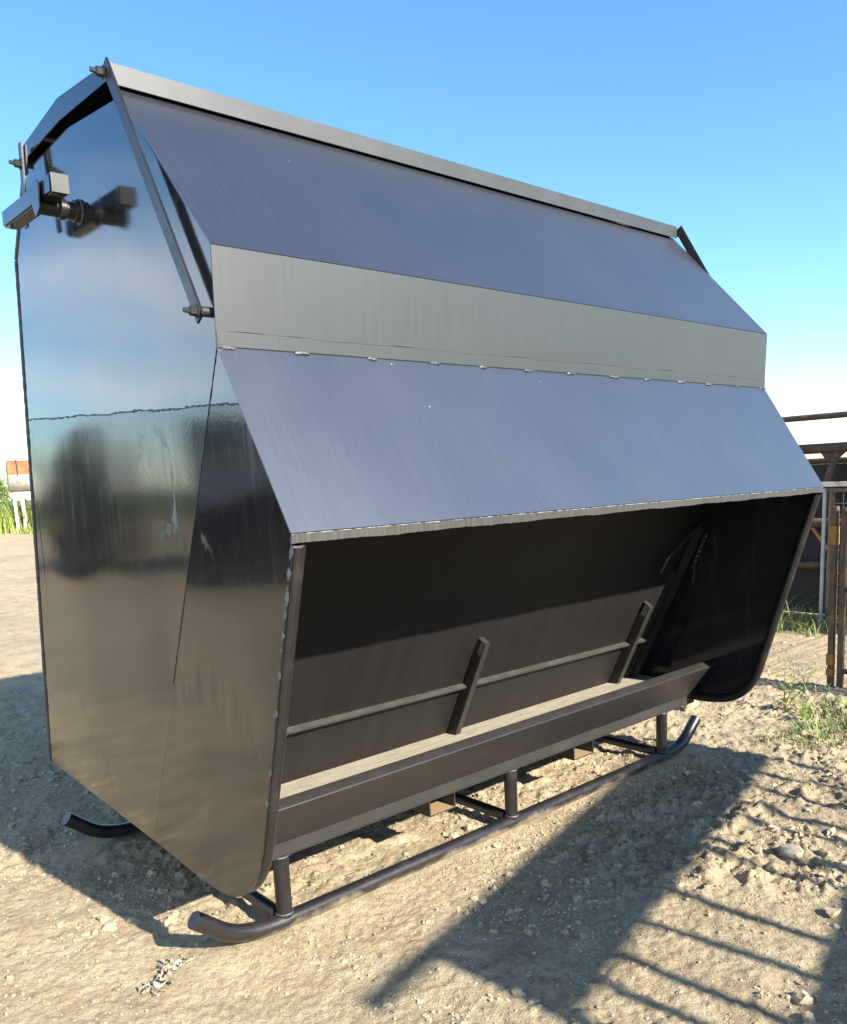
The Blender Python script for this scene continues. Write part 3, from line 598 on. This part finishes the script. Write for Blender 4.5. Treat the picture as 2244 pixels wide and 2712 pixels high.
def grass(name, spots, mats, n, h, w, rad, seed, lean=(.2, 1.1), loc=(0, 0, 0), seg=4):
    q = random.Random(seed); V = []; F = []; MI = []
    for sx0, sy0 in spots:
        for k in range(n):
            a = q.uniform(0, 6.28); r_ = rad*math.sqrt(q.random()); x = sx0+r_*math.cos(a); y = sy0+r_*math.sin(a)
            z = float(ground_h(x+loc[0], y+loc[1]))-.006
            blade(V, F, MI, Vector((x, y, z)), h*q.uniform(.35, 1.15), w*q.uniform(.6, 1.3), q.uniform(0, 6.28), q.uniform(*lean), 1 if q.random() < .22 else 0, seg)
    o = obj(name, V, F, mats[0], None, smooth=True); o.data.materials.append(mats[1]); o.data.polygons.foreach_set('material_index', MI); o.location = loc; return o
q = random.Random(5)
spots = [(q.uniform(-6, 12), q.uniform(0, 6)) for _ in range(900)]
tag(grass('tall_weeds', spots, (M_WEED, M_DRY), 30, 1.55, .06, .45, 6, (.15, .8), (9, 41.6, 0), 3), 'bright green tall weeds growing along the far edge of the yard', 'weeds', kind='stuff')
tag(grass('short_grass', [(q.uniform(0, 6), q.uniform(-1.6, .4)) for _ in range(150)], (M_WEED, M_DRY), 26, .35, .04, .35, 8, (.2, .9), (10.8, 41.0, 0), 3), 'low grass fringe in front of the tall weeds by the tank', 'grass', kind='stuff')
def tree(loc, h, rx, label, seed):
    e_ = empty('tree', loc); q = random.Random(seed); tag(e_, label, 'tree')
    V = []; F = []
    def limb(a, b_, r0, r1):
        v, f = tube_geo([a, (Vector(a)+Vector(b_))/2+Vector((q.uniform(-.1, .1), q.uniform(-.1, .1), 0))*h*.1, b_], [r0, (r0+r1)/2, r1], 8); k = len(V); V.extend(v); F.extend([tuple(i+k for i in p) for p in f])
    limb((0, 0, -.05), (0, 0, h*.55), h*.035, h*.02); cl = []
    for k in range(16):
        a = q.uniform(0, 6.28); z = h*q.uniform(.25, .92); r_ = rx*math.sqrt(max(.05, 1-((z/h-.55)/.5)**2))*q.uniform(.35, .95); p = Vector((r_*math.cos(a), r_*math.sin(a), z)); limb((0, 0, min(z*.75, h*.5)), p, h*.012, h*.004); cl.append((p, rx*q.uniform(.28, .5)))
    obj('trunk', V, F, M_BARK, e_, smooth=True); V = []; F = []
    for p, r_ in cl:
        for k in range(700):
            d = Vector((q.gauss(0, 1), q.gauss(0, 1), q.gauss(0, 1))).normalized()*r_*q.random()**.4; c_ = p+d; s = h*.034*q.uniform(.6, 1.3)
            u = Vector((q.gauss(0, 1), q.gauss(0, 1), q.gauss(0, 1))).normalized(); w = u.orthogonal().normalized(); k0 = len(V); V.extend([c_-u*s, c_+w*s*.5, c_+u*s, c_-w*s*.5]); F.append((k0, k0+1, k0+2, k0+3))
    obj('crown', V, F, M_LEAF, e_)
tree((28.0, 118, 0), 4.6, 3.0, 'rounded green tree beyond the weeds left of the storage tank', 4)

# ------------------------------------------------------------------ weeds by the gate
def tuft(x, y, label, n, h, w, rad, seed, lean=(.3, 1.3)):
    o = grass('grass_tuft', [(0, 0)], (M_GRASS, M_DRY), n, h, w, rad, seed, lean, (x, y, 0)); tag(o, label, 'grass', 'grass tufts near the gate'); return o
for i, (x, y, n, h, w, rad, lab) in enumerate([
    (3.62, .02, 190, .065, .006, .17, 'low spreading grass tuft between the skid end and the gate'),
    (3.42, .16, 50, .07, .005, .07, 'small thin grass tuft nearest the skid end'),
    (3.84, -.05, 300, .08, .007, .22, 'dense grass tuft in front of the mesh gate'),
    (4.25, .12, 280, .095, .008, .25, 'leafy grass tuft beside the hinge post foot'),
    (4.62, .40, 14, .26, .006, .10, 'tall seeding grass tuft against the hinge post'),
    (4.05, -.30, 280, .10, .008, .28, 'grass tuft under the mesh gate rail'),
    (5.35, .95, 120, .07, .006, .30, 'sparse flattened grass patch behind the hinge post'),
    (2.95, .62, 28, .07, .005, .06, 'tiny grass sprout beside the upturned skid end'),
    (6.75, 1.72, 60, .55, .011, .16, 'tall drooping grass clump against the windbreak foot rail'),
    (6.85, 1.42, 90, .38, .011, .22, 'wide grass clump at the foot of the galvanised post'),
    (6.6, 2.1, 14, .75, .011, .10, 'lone high grass stalks beside the feeder wing edge')]): tuft(x, y, lab, n, h, w, rad, 30+i, (.4, 1.5) if x > 6 else (.3, 1.3))
def broadleaf(x, y, h, label, seed):
    q = random.Random(seed); z = float(ground_h(x, y)); e_ = empty('broadleaf_weed', (x, y, z)); tag(e_, label, 'weed')
    for s in range(3):
        a = q.uniform(0, 6.28); top = Vector((math.cos(a)*h*.22*s, math.sin(a)*h*.22*s, h*(1-.2*s))); tube('stem', [(0, 0, -.01), tuple(top*.5+Vector((.01, 0, 0))), tuple(top)], [.004, .003, .0015], M_GRASS, e_, 6)
        for k in range(9):
            u = .2+.8*k/8; p = top*u; az = k*2.4+s; ln = h*.26*(1.15-u*.6); d = Vector((math.cos(az), math.sin(az), .35)).normalized(); sd = d.cross(Vector((0, 0, 1))).normalized(); ww = ln*.24
            V = [p, p+d*ln*.4-sd*ww+Vector((0, 0, .006)), p+d*ln*.45, p+d*ln*.4+sd*ww+Vector((0, 0, .006)), p+d*ln-Vector((0, 0, ln*.15))]
            obj('leaf', V, [(0, 1, 2), (0, 2, 3), (1, 4, 2), (2, 4, 3)], M_WEED, e_, smooth=True)
broadleaf(4.12, .38, .27, 'upright broadleaf weed with pointed leaves growing in front of the hinge post', 1)
broadleaf(3.95, .18, .17, 'short bushy broadleaf weed between the grass tufts', 2)

# ------------------------------------------------------------------ rocks and scraps
def rock(x, y, s, label, seed, m=M_STONE):
    q = random.Random(seed); bm = bmesh.new(); bmesh.ops.create_icosphere(bm, subdivisions=3, radius=1)
    pl = [Vector((q.gauss(0, 1), q.gauss(0, 1), q.gauss(0, .8))).normalized() for _ in range(13)]; pd = [q.uniform(.42, .70) for _ in pl]
    for v in bm.verts:
        for p, d0 in zip(pl, pd):
            d = v.co.dot(p)-d0
            if d > 0: v.co -= p*d
        v.co += Vector((q.uniform(-.03, .03), q.uniform(-.03, .03), q.uniform(-.03, .03))); v.co = Vector((v.co.x*s[0], v.co.y*s[1], v.co.z*s[2]))
    o = bm_obj('rock', bm, m, None, 18); o.location = (x, y, float(ground_h(x, y))+s[2]*.45); o.rotation_euler = (0, 0, q.uniform(0, 3)); tag(o, label, 'rock'); return o
rock(2.13, -.60, (.062, .048, .046), 'pale angular rock lying among the striped bar shadows', 1)
rock(2.02, -.52, (.035, .03, .02), 'small flat dirt covered rock next to the pale angular rock', 2, M_CLOD)
rock(1.76, -.94, (.05, .035, .022), 'flat broken dirt slab at the edge of the skirt shadow', 5, M_CLOD)
rock(4.15, .95, (.12, .07, .04), 'broken crust of dirt behind the skid end', 6, M_CLOD)
rock(3.75, .85, (.09, .07, .045), 'lumpy dark clod below the wing corner', 7, M_CLOD)
rock(4.4, 1.05, (.06, .05, .035), 'small rounded rock beyond the broken crust', 8)
def scrap(x, y, s, rz, label, seed):
    q = random.Random(seed); n = 16; V = []; F = []; ph = [q.uniform(0, 6.28) for _ in range(8)]
    for i in range(n+1):
        for j in range(n//2+1):
            u = i/n-.5; w = j/(n//2)-.5
            V.append((s*u*(1+.15*math.sin(9*w+ph[0])), s*.42*w*(1+.5*math.sin(7*u+ph[1])), abs(s*.10*(math.sin(14*u+ph[2])*math.cos(9*w+ph[3])+.5*math.sin(25*u+17*w+ph[4])))+.003+s*.015*q.random()))
    m_ = n//2+1
    for i in range(n):
        for j in range(m_-1):
            if q.random() > .16 and not (i % 5 == 2 and 2 < j < 7): F.append((i*m_+j, (i+1)*m_+j, (i+1)*m_+j+1, i*m_+j+1))
    o = obj('plastic_scrap', V, F, M_PLASTIC, smooth=True); o.location = (x, y, float(ground_h(x, y))); o.rotation_euler = (0, 0, rz); tag(o, label, 'scrap'); md = o.modifiers.new('s', 'SOLIDIFY'); md.thickness = .0015; return o
scrap(-.135, .455, .15, .8, 'crumpled torn pale plastic scrap in front of the skid shadow', 1)
scrap(-.215, .405, .085, 1.9, 'dirty curled plastic scrap beside the larger crumpled one', 2)
scrap(-.285, .500, .040, .3, 'tiny white plastic flake lying apart on open dirt', 3)
scrap(-.055, .470, .055, .2, 'thin twisted white strip by the skid shadow edge', 4)
